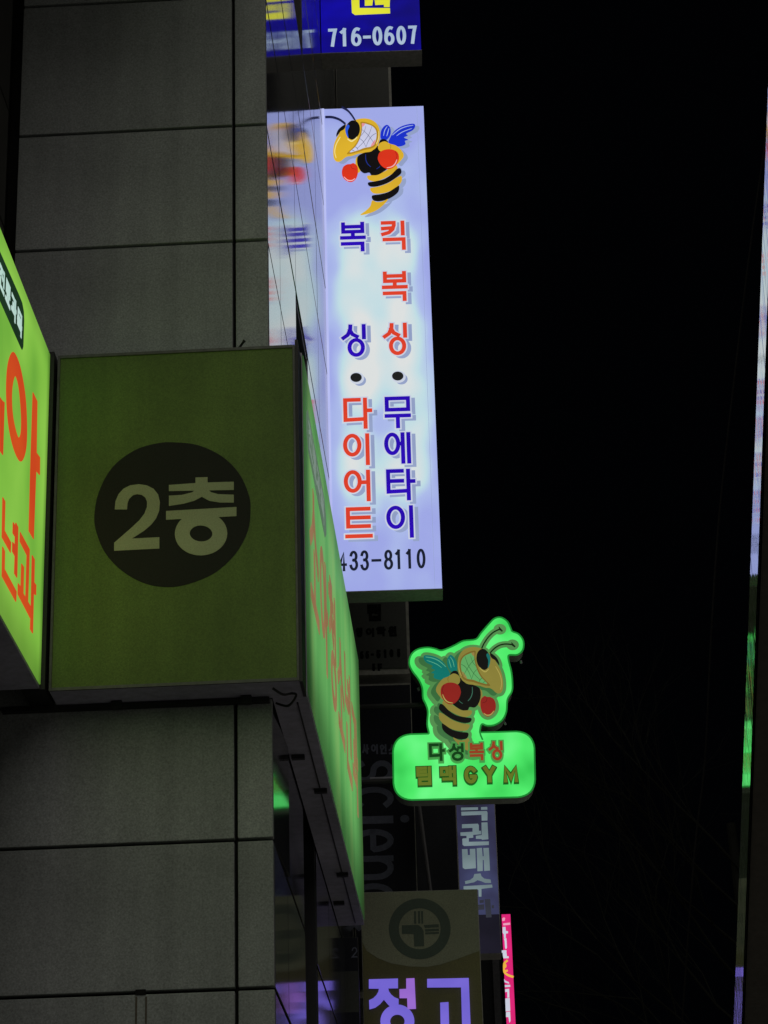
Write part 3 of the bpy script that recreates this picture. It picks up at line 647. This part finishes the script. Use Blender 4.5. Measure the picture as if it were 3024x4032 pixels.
# small studs seen on the returns
for p in ((1305,505), (345,760), (1155,1080)):
    MB().tube([PN.world(*PN.uv(*z6(p)), -.03), PN.world(*PN.uv(*z6((p[0]+10, p[1]+25))), -.03)], .006, 6).build('stud', m_silver, ns)
src = np.array([(803,1072),(1098,1305),(782,1415),(1305,1020),(685,1323),(1000,1640),(1000,1080),(930,1495)], float)
dst = np.array([(955,520),(648,832),(1000,955),(405,490),(1105,838),(790,1262),(760,545),(830,1055)], float)
A_, *_r = np.linalg.lstsq(np.c_[src, np.ones(len(src))], dst, rcond=None)
def zB(p): q = np.array([p[0], p[1], 1.0])@A_; return z6(q)
m_halo = glow('halo_green', [(74,132,70), (88,146,82)], scale=4); m_shade = glow('halo_dark', [(52,102,56), (62,112,64)], scale=4)
ha = MB(); shd = MB()
SKIPS = ('wing_vein','torso_line','glove_shine','tooth_line','glove_fold','arm_fold','snout_shine','jaw_shine','cheek_line','eye_shine','gum','mouth','mouth_rim')
for k, t in enumerate(EM):
    if t[0] in SKIPS or t[2] == 'R': continue
    P = cat([PN.uv(*zB(p)) for p in t[3]], 5)
    ha.poly(PN, P, .0008, .0014+k*.00001); ha.ribbon(PN, P, .030, .0008, .00142+k*.00001, closed=True)
    if t[0] in ('large_wing','small_wing','right_arm','stripe','band','head','stinger'):
        Q = [(u-.030, v-.016) for u, v in P]
        ha.poly(PN, Q, .0008, .0018+k*.00001); ha.ribbon(PN, Q, .026, .0008, .00182+k*.00001, closed=True)
        shd.poly(PN, [(u-.024, v-.010) for u, v in P], .0008, .0026+k*.00001)
ANT = ([(935,425),(960,370),(1000,310),(1050,262),(1110,232)], [(1018,455),(1060,412),(1110,382),(1165,372),(1228,378)])
for k, a in enumerate(ANT):
    P = cat([PN.uv(*z6(p)) for p in a], 5, False)
    ha.ribbon(PN, P, .031, .0008, .0015+k*.0001)
    x, y = P[-1]; ha.poly(PN, ell(x, y, .030, .027, 20), .0008, .00165+k*.0001)
em2 = emblem(PN, zB, .42194*MPX*1.05, dict(wing=gl('b_teal', (14,116,106)), vein=gl('b_vein', (90,176,138)), black=gl('b_black', (16,16,14)), yellow=gl('b_yellow', (140,130,58)), line=gl('b_line', (60,110,90)), ochre=gl('b_ochre', (122,100,40)),
    red=gl('b_red', (142,36,30)), shine=gl('b_shine', (170,170,90)), darkred=gl('b_dred', (100,26,24)), mouth=gl('b_mouth', (98,172,100)), pink=gl('b_pink', (150,130,70)), line2=gl('b_tooth_line', (52,110,60)), blue2=gl('b_eye_shine', (20,110,105)), pale=gl('b_pale', (176,164,84)), ink=gl('b_ink', (20,40,20))), ns, .0030, skip=('antenna',))
ha.build('emblem_halo', m_halo, em2); shd.build('emblem_shadow', m_shade, em2)
m_ink2 = gl('b_ink2', (12,36,14))
for a in ANT:
    P = cat([PN.uv(*z6(p)) for p in a], 5, False)
    ab = MB().ribbon(PN, P, [.0065+.002*math.sin(i) * 0 for i in range(len(P))], .003, .0048)
    x, y = a[-1]; ab.poly(PN, [PN.uv(*z6(p)) for p in ((x-12,y-26),(x+28,y+16),(x+20,y+26),(x-8,y+6))], .003, .0050); ab.build('antenna', m_ink2, em2)
m_t_dark = gl('b_text_green', (16,62,22)); m_t_red = gl('b_text_red', (150,62,34)); m_t_olive = gl('b_text_olive', (100,116,36)); m_t_out = gl('b_text_out', (70,150,72)); m_t_out2 = gl('b_text_out2', (24,78,20))
for ch, b, m, mo, w, g_ in (('다',(446,1312,600,1472),m_t_dark,m_t_out,.0135,.0065), ('성',(632,1312,782,1472),m_t_dark,m_t_out,.0125,.0065), ('복',(820,1306,964,1466),m_t_red,m_t_out,.0125,.0065), ('싱',(1000,1292,1146,1466),m_t_red,m_t_out,.0125,.0065),
                       ('팀',(328,1528,478,1698),m_t_olive,m_t_out2,.0150,.004), ('맥',(548,1524,708,1694),m_t_olive,m_t_out2,.0140,.004), ('G',(772,1526,900,1682),m_t_olive,m_t_out2,.0175,.004), ('Y',(952,1524,1072,1672),m_t_olive,m_t_out2,.0180,.004), ('M',(1140,1520,1280,1670),m_t_olive,m_t_out2,.0165,.004)):
    bx = pbox(PN, *z6(b[:2]), *z6(b[2:]))
    lo = strokes(MB(), PN, ch, bx, w, .0009, .0230 if ch in '성복' and False else .0225).build('letter', m, ns)
    strokes(MB(), PN, ch, bx, w, .0009, .0212, grow=g_).build('letter_outline', mo, lo)
for v, w in ((PN.uv(1700, 2760)[1], .45), (PN.uv(1650, 3060)[1], .28)): MB().tube([PN.world(.01, v, -.06), PN.world(w, v, -.06)], .014).build('bracket_arm', m_trim, ns)

# clinic sign with a cross
PC = yawed((XP, 11.0, 0), TH)
def zC(p): return (1300+p[0]*.36166, 3480+p[1]*.36166)
cs = empty('projecting_sign', (XP+.3, 11.02, 3.2), label='unlit olive clinic sign with a dark ringed cross above lit violet letters', cat='sign', group='projecting signs on the flank')
m_c_top = grained('clinic_olive_grey', (.165, .18, .115), rough=.6, amt=.25, scale=170, bump=0)
m_c_low = grained('clinic_olive', (.10, .096, .026), rough=.6, amt=.25, scale=170, bump=0)
m_c_ring = grained('clinic_dark_green', (.030, .052, .034), rough=.6, amt=.25, scale=170, bump=0)
m_violet = glow('lit_violet', [(104,92,198), (122,106,214)], scale=5); m_violet2 = glow('lit_mauve', [(140,96,196), (158,110,210)], scale=5)
u0c = PC.uv(1424, 3700)[0]; u1c = PC.uv(1889, 3700)[0]; v1c = PC.uv(1650, 3507)[1]
cabinet(PC, u0c, u1c, v1c-1.9, v1c, .16, cs, m_cab)
MB().pbox(PC, u0c+.003, u1c-.003, v1c-1.895, v1c-.003, -.0038, 0).build('face', m_c_low, cs)
lo = [PC.uv(*zC(p)) for p in ((334,640),(400,730),(520,810),(660,865),(860,900),(1050,905),(1200,880),(1380,820),(1632,730))]
lo[0] = (u0c+.003, lo[0][1]); lo[-1] = (u1c-.003, lo[-1][1])
MB().poly(PC, [(u0c+.003, v1c-.003)]+lo+[(u1c-.003, v1c-.003)], 0, .001).build('upper_field', m_c_top, cs)
rg = MB().ribbon(PC, [PC.uv(*zC(p)) for p in ell(975,490,282,277,48)], .046, .001, .002, closed=True).build('ring', m_c_ring, cs)
kr = MB()
for q in ([(780,452),(915,448),(935,446),(965,452),(1000,480),(1018,520),(1024,680),(916,684),(908,548),(780,545)], [(912,300),(935,299),(938,435),(915,437)], [(955,298),(978,297),(982,432),(958,434)], [(988,297),(1012,297),(1014,432),(994,438)],
          [(1018,450),(1182,440),(1183,474),(1030,482)], [(1032,495),(1184,488),(1185,514),(1034,522)], [(1034,530),(1186,524),(1186,545),(1034,552)]):
    kr.poly(PC, [PC.uv(*zC(p)) for p in q], .001, .002)
kr.build('cross', m_c_ring, cs)
def sign_poly(name, polys, mat, par, pl, f, d=.0105):
    mb = MB()
    for k, q in enumerate(polys): mb.poly(pl, [pl.uv(*f(p)) for p in q], .0005, d+k*.0001)
    return mb.build(name, mat, par)
mb = MB()
for k, q in enumerate(([(422,1045),(738,1036),(738,1138),(632,1140),(640,1175),(665,1210),(700,1240),(745,1258),(745,1332),(700,1335),(660,1345),(625,1310),(585,1262),(545,1310),(490,1350),(428,1368),(424,1272),(470,1250),(505,1215),(525,1180),(532,1143),(422,1142)],)):
    mb.poly(PC, [PC.uv(*zC(p)) for p in q], .0005, .0105)
mb.ribbon(PC, [PC.uv(*zC(p)) for p in ell(732,1500,132,128,40)], .0435, .0005, .0104, closed=True)
mb.build('letter', m_violet, cs)
sign_poly('letter', ([(828,1036),(918,1032),(934,1362),(842,1366),(838,1246),(756,1246),(754,1152),(828,1148)],), m_violet2, cs, PC, zC)
sign_poly('letter', ([(1056,1040),(1508,1030),(1535,1700),(1440,1700),(1425,1128),(1056,1130)], [(1198,1298),(1288,1292),(1300,1700),(1205,1700)], [(1000,1660),(1600,1640),(1600,1720),(1000,1740)]), m_violet, cs, PC, zC)
# small signs low on the wall beside it
PT = yawed((XP, 10.6, 0), TH)
sx_ = empty('projecting_sign', (XP+.05, 10.55, 3.3), label='narrow dark unlit sign with a faint figure 2 below the green sign box', cat='sign', group='projecting signs on the flank')
def zz(x, y): return PT.uv(x, y)
b = pbox(PT, 1352, 3690, 1418, 4060)
MB().pbox(PT, b[0], b[2], b[3], b[1], -.05, -.004).build('cabinet', m_trim, sx_)
MB().pbox(PT, b[0]+.003, b[2]-.003, b[3]+.003, b[1]-.003, -.0038, 0).build('face', m_un2, sx_)
strokes(MB(), PT, '2', pbox(PT, 1384, 3730, 1408, 3770), .005, 0, .001).build('letter', m_un_grey, sx_)
bb = pbox(PT, 1358, 3825, 1414, 3985); MB().pbox(PT, bb[0], bb[2], bb[3], bb[1], 0, .001).build('olive_field', m_un, sx_)

# maths academy sign further down the street
PK = yawed((XP, 16.0, 0), TH)
def zK(p): return (1780+p[0]*.18088, 3160+p[1]*.18088)
ks = empty('projecting_sign', (.2, 16, 5), label='dim violet grey sign with pale blocky Korean lettering below the hornet sign', cat='sign', group='projecting signs on the flank')
m_k = glow('dim_violet_face', [(30,28,42), (46,46,72), (62,66,100)], scale=3.2, offset=(1.7, 0, 2.0))
m_klow = glow('dim_violet_low', [(18,17,26), (30,28,42)], scale=3)
m_kl = glow('dim_pale_letter', [(92,108,112), (124,142,146)], scale=4)
m_kl2 = glow('dim_pale_letter_low', [(40,42,52), (54,56,66)], scale=4)
u0k, u1k = PK.uv(1801, 3340)[0], PK.uv(1957, 3340)[0]; v0k = PK.uv(1960, 3755)[1]
v1k = PK.uv(1870, 3010)[1]; vmk = PK.uv(1950, 3600)[1]
cabinet(PK, u0k, u1k, v0k, v1k, .18, ks, m_cab)
MB().pbox(PK, u0k+.005, u1k-.005, vmk+.001, v1k-.006, -.0038, 0).build('face', m_k, ks)
MB().pbox(PK, u0k+.005, u1k-.005, v0k+.005, vmk, -.0038, 0).build('face', m_klow, ks)
sign_poly('letter', ([(195,115),(565,108),(565,160),(195,172)], [(630,105),(765,100),(768,155),(630,160)], [(200,205),(755,188),(772,225),(770,392),(645,396),(640,268),(205,285)]), m_kl, ks, PK, zK, .006)
sign_poly('letter', ([(215,478),(560,465),(582,495),(585,620),(630,620),(632,690),(460,705),(462,765),(365,775),(365,860),(800,850),(800,925),(265,948),(228,920),(222,800),(240,785),(315,782),(315,725),(185,725),(180,655),(445,640),(445,552),(215,560)], [(640,440),(770,435),(790,800),(655,812),(640,795),(520,790),(518,730),(645,712)]), m_kl, ks, PK, zK, .006)
sign_poly('letter', ([(215,1020),(335,1018),(345,1150),(390,1145),(385,1015),(505,1010),(520,1430),(280,1450),(232,1420)], [(535,1000),(650,990),(665,1175),(690,1175),(680,995),(800,990),(825,1480),(700,1490),(690,1250),(668,1250),(668,1490),(552,1498)]), m_kl, ks, PK, zK, .006)
sign_poly('letter', ([(485,1560),(620,1548),(640,1610),(700,1660),(835,1680),(850,1750),(720,1750),(640,1715),(555,1690),(480,1735),(290,1775),(280,1715),(390,1690),(460,1640)], [(250,1825),(870,1790),(880,1850),(640,1880),(640,2050),(580,2050),(575,1900),(250,1890)]), m_kl, ks, PK, zK, .006)
sign_poly('letter', ([(600,2130),(690,2120),(690,2180),(600,2190)], [(710,2110),(830,2105),(860,2500),(740,2505)], [(560,2230),(700,2220),(700,2330),(560,2340)], [(860,2240),(910,2238),(912,2300),(864,2304)]), m_kl2, ks, PK, zK, .006)

# pink sign
PP = yawed((XP, 22.0, 0), TH)
def zP(p): return (1880+p[0]*.22242, 3540+p[1]*.22242)
ps = empty('projecting_sign', (.9, 22, 4), label='narrow lit hot pink sign with white and yellow marks, far down the street', cat='sign', group='projecting signs on the flank')
m_pk = glow('lit_pink', [(206,30,104), (226,40,124)], scale=2.5); m_pkw = glow('lit_pink_white', [(190,196,216), (210,214,226)], scale=4); m_pky = glow('lit_pink_yellow', [(226,170,60), (236,186,70)], scale=4)
u0p, u1p = PP.uv(1984, 3800)[0], PP.uv(2019, 3800)[0]; v1p = PP.uv(1992, 3600)[1]
cabinet(PP, u0p, u1p, v1p-3.4, v1p, .2, ps, m_cab)
MB().pbox(PP, u0p, u1p, v1p-3.4, v1p, -.0038, 0).build('face', m_pk, ps)
sign_poly('letter', ([(445,505),(495,500),(500,570),(540,580),(540,605),(502,612),(500,690),(470,688),(465,620),(445,600)], [(468,705),(512,700),(522,870),(500,885),(488,860),(480,740)]), m_pkw, ps, PP, zP, .02)
sign_poly('letter', ([(370,920),(512,912),(514,945),(370,955)], [(445,960),(512,952),(520,1010),(452,1020)], [(455,1022),(550,1020),(552,1048),(458,1050)]), m_pkw, ps, PP, zP, .02)
sign_poly('letter', ([(472,1420),(490,1450),(555,1480),(560,1500),(478,1472)], [(484,1530),(578,1525),(580,1555),(486,1560)], [(490,1605),(560,1595),(565,1740),(530,1745),(528,1640),(492,1650)]), m_pkw, ps, PP, zP, .02)
sign_poly('letter', ([(492,1770),(570,1755),(580,1980),(500,1990)], [(505,2010),(578,2000),(585,2160),(565,2190),(548,2090),(505,2090)]), m_pkw, ps, PP, zP, .02)
sign_poly('emblem', ([(438,350),(470,330),(490,350),(480,385),(440,390)], [(455,440),(575,425),(578,455),(460,468)]), glow('lit_pale_pink', [(226,150,180), (232,164,190)], scale=4), ps, PP, zP, .02)
yy = MB()
for q, w in (([(532,1090),(495,1120),(470,1150),(468,1230),(478,1300),(540,1350),(638,1385)], .016), ([(478,1280),(510,1275),(535,1270)], .014), ([(470,1140),(500,1180),(488,1215)], .014)):
    yy.ribbon(PP, cat([PP.uv(*zP(p)) for p in q], 5, False), w, .0005, .02+w*.01)
yy.build('letter', m_pky, ps)
q = [PP.uv(*zP(p)) for p in ((280,915),(362,908),(365,955),(285,962))]; MB().poly(PP, q, -.1, 0).build('side_tab', m_pk, ps)

# ------------------------------------------------------------------ far building, rail, cable, tree, slanted post
m_far = grained('far_wall', (.012, .013, .015), rough=.8, bump=0, spec=0.05)
m_far2 = grained('far_wall_edge', (.03, .03, .033), rough=.8, bump=0, spec=0.1)
fb = empty('building', (-.6, 18, 0), label='dark distant building showing between the clinic sign and the violet grey sign', cat='building')
HB = float(on(1650, 3090, 18)[2])
MB().box((-4, 18.0, 0), (.06, 24, HB)).build('wall', m_far, fb)
MB().box((-.16, 17.9, 0), (-.12, 17.998, HB-.1)).build('corner_strip', m_far2, fb); MB().box((.0, 17.94, 0), (.05, 17.998, HB-.1)).build('corner_strip', m_far2, fb)
pa = on(1652, 3190, 12.0)
setp(MB().tube([pa-np.array([0, .35, 0]), pa+np.array([0, 5.6, 0])], .011, 10).build('pipe', grained('pipe_grey', (.12, .12, .13), rough=.5, bump=0)), 'slanting grey pipe running back between two dark signs', 'pipe')

m_wire = grained('dark_wire', (.007, .007, .007), rough=.95, bump=0, spec=0)
setp(MB().tube(cat([on(3060,250,20), on(2965,890,20), on(2890,1500,20), on(2833,2016,20), on(2800,2500,20), on(2775,3000,20), on(2735,3350,20), on(2680,4100,20)], 4, False), .009, 6).build('cable', m_wire), 'faint dark overhead cable hanging against the black sky', 'cable')

tr = empty('bare_tree', on(3000, 4200, 26)*np.array([1, 1, 0]), label='barely visible leafless tree against the black sky at lower right', cat='tree')
m_bark = grained('bark', (.0075, .0080, .0070), rough=.9, bump=0, spec=0)
t0 = W[tr.name]
MB().tube([t0+np.array(p) for p in ((0, 0, -.02), (-.05, 0, 2.5), (.02, 0, 6.0), (-.1, .1, 8.8))], [.16, .13, .10, .05], 10).build('trunk', m_bark, tr)
br = MB()
def grow(p, d, L_, r, lev):
    pts = [p]; dd = d
    for k in range(4):
        dd = dd+np.array([random.gauss(0, .10), random.gauss(0, .10), random.gauss(.02, .08)]); dd /= np.linalg.norm(dd); pts.append(pts[-1]+dd*L_/4)
    br.tube(pts, [r, r*.85, r*.7, r*.55, r*.35], 5)
    if lev:
        for k in range(4):
            q = pts[1+k % 4]; e_ = dd+np.array([random.gauss(0, .4), random.gauss(0, .4), random.gauss(.1, .3)]); e_ /= np.linalg.norm(e_)
            grow(q, e_, L_*.62, r*.5, lev-1)
for k in range(9):
    z = 4.6+k*.45; a = random.uniform(-.6, .6)
    grow(t0+np.array([0, 0, z]), np.array([-.75+a*.5, a, .62+.02*k])/1.1, 2.6-.06*k, .020, 3)
br.build('branches', m_bark, tr)

# slanted polished post at the right edge
XV = .466
PV = Plane((XV, 0, 0), (0, 1, 0), (-1, 0, 0))
m_pol, N, L, B = principled('polished_steel'); B.inputs['Metallic'].default_value = .65; B.inputs['Base Color'].default_value = (.64, .64, .66, 1); B.inputs['Roughness'].default_value = .035
tc = N.new('ShaderNodeTexCoord'); mp = N.new('ShaderNodeMapping'); mp.inputs['Scale'].default_value = (1, 1, .05); nz = N.new('ShaderNodeTexNoise'); nz.inputs['Scale'].default_value = 45; nz.inputs['Detail'].default_value = 3
bp = N.new('ShaderNodeBump'); bp.inputs['Strength'].default_value = .25; bp.inputs['Distance'].default_value = .002
L.new(tc.outputs['Object'], mp.inputs[0]); L.new(mp.outputs[0], nz.inputs['Vector']); L.new(nz.outputs['Fac'], bp.inputs['Height']); L.new(bp.outputs[0], B.inputs['Normal'])
m_post = grained('brown_grey_paint', (.060, .053, .041), rough=.55, amt=.25, scale=60)
def yl(a, b, z):        # straight edge in the plane of the polished side
    (ya, za), (yb, zb_) = PV.uv(*a), PV.uv(*b); return ya+(yb-ya)*(z-za)/(zb_-za)
far_e = ((3024, 337), (2890, 4032)); near_e = ((3052, 337), (2921, 4032))
po = empty('post', (XV+.1, yl(*near_e, 0), 0), label='slanted metal post at the right edge whose polished side mirrors the lit signs', cat='post')
zt = 7.0
ya0, ya1, yb0, yb1 = yl(*near_e, 0), yl(*near_e, zt), yl(*far_e, 0), yl(*far_e, zt)
MB().add([(XV+.003, ya0, 0), (XV+.20, ya0, 0), (XV+.20, yb0, 0), (XV+.003, yb0, 0), (XV+.003, ya1, zt), (XV+.20, ya1, zt), (XV+.20, yb1, zt), (XV+.003, yb1, zt)],
         [(0,3,2,1),(4,5,6,7),(0,1,5,4),(1,2,6,5),(2,3,7,6),(3,0,4,7)]).build('body', m_post, po)
MB().add([(XV, ya0, .02), (XV+.0028, ya0, .02), (XV+.0028, yb0, .02), (XV, yb0, .02), (XV, ya1, zt-.02), (XV+.0028, ya1, zt-.02), (XV+.0028, yb1, zt-.02), (XV, yb1, zt-.02)],
         [(0,3,2,1),(4,5,6,7),(0,1,5,4),(1,2,6,5),(2,3,7,6),(3,0,4,7)]).build('polished_side', m_pol, po)
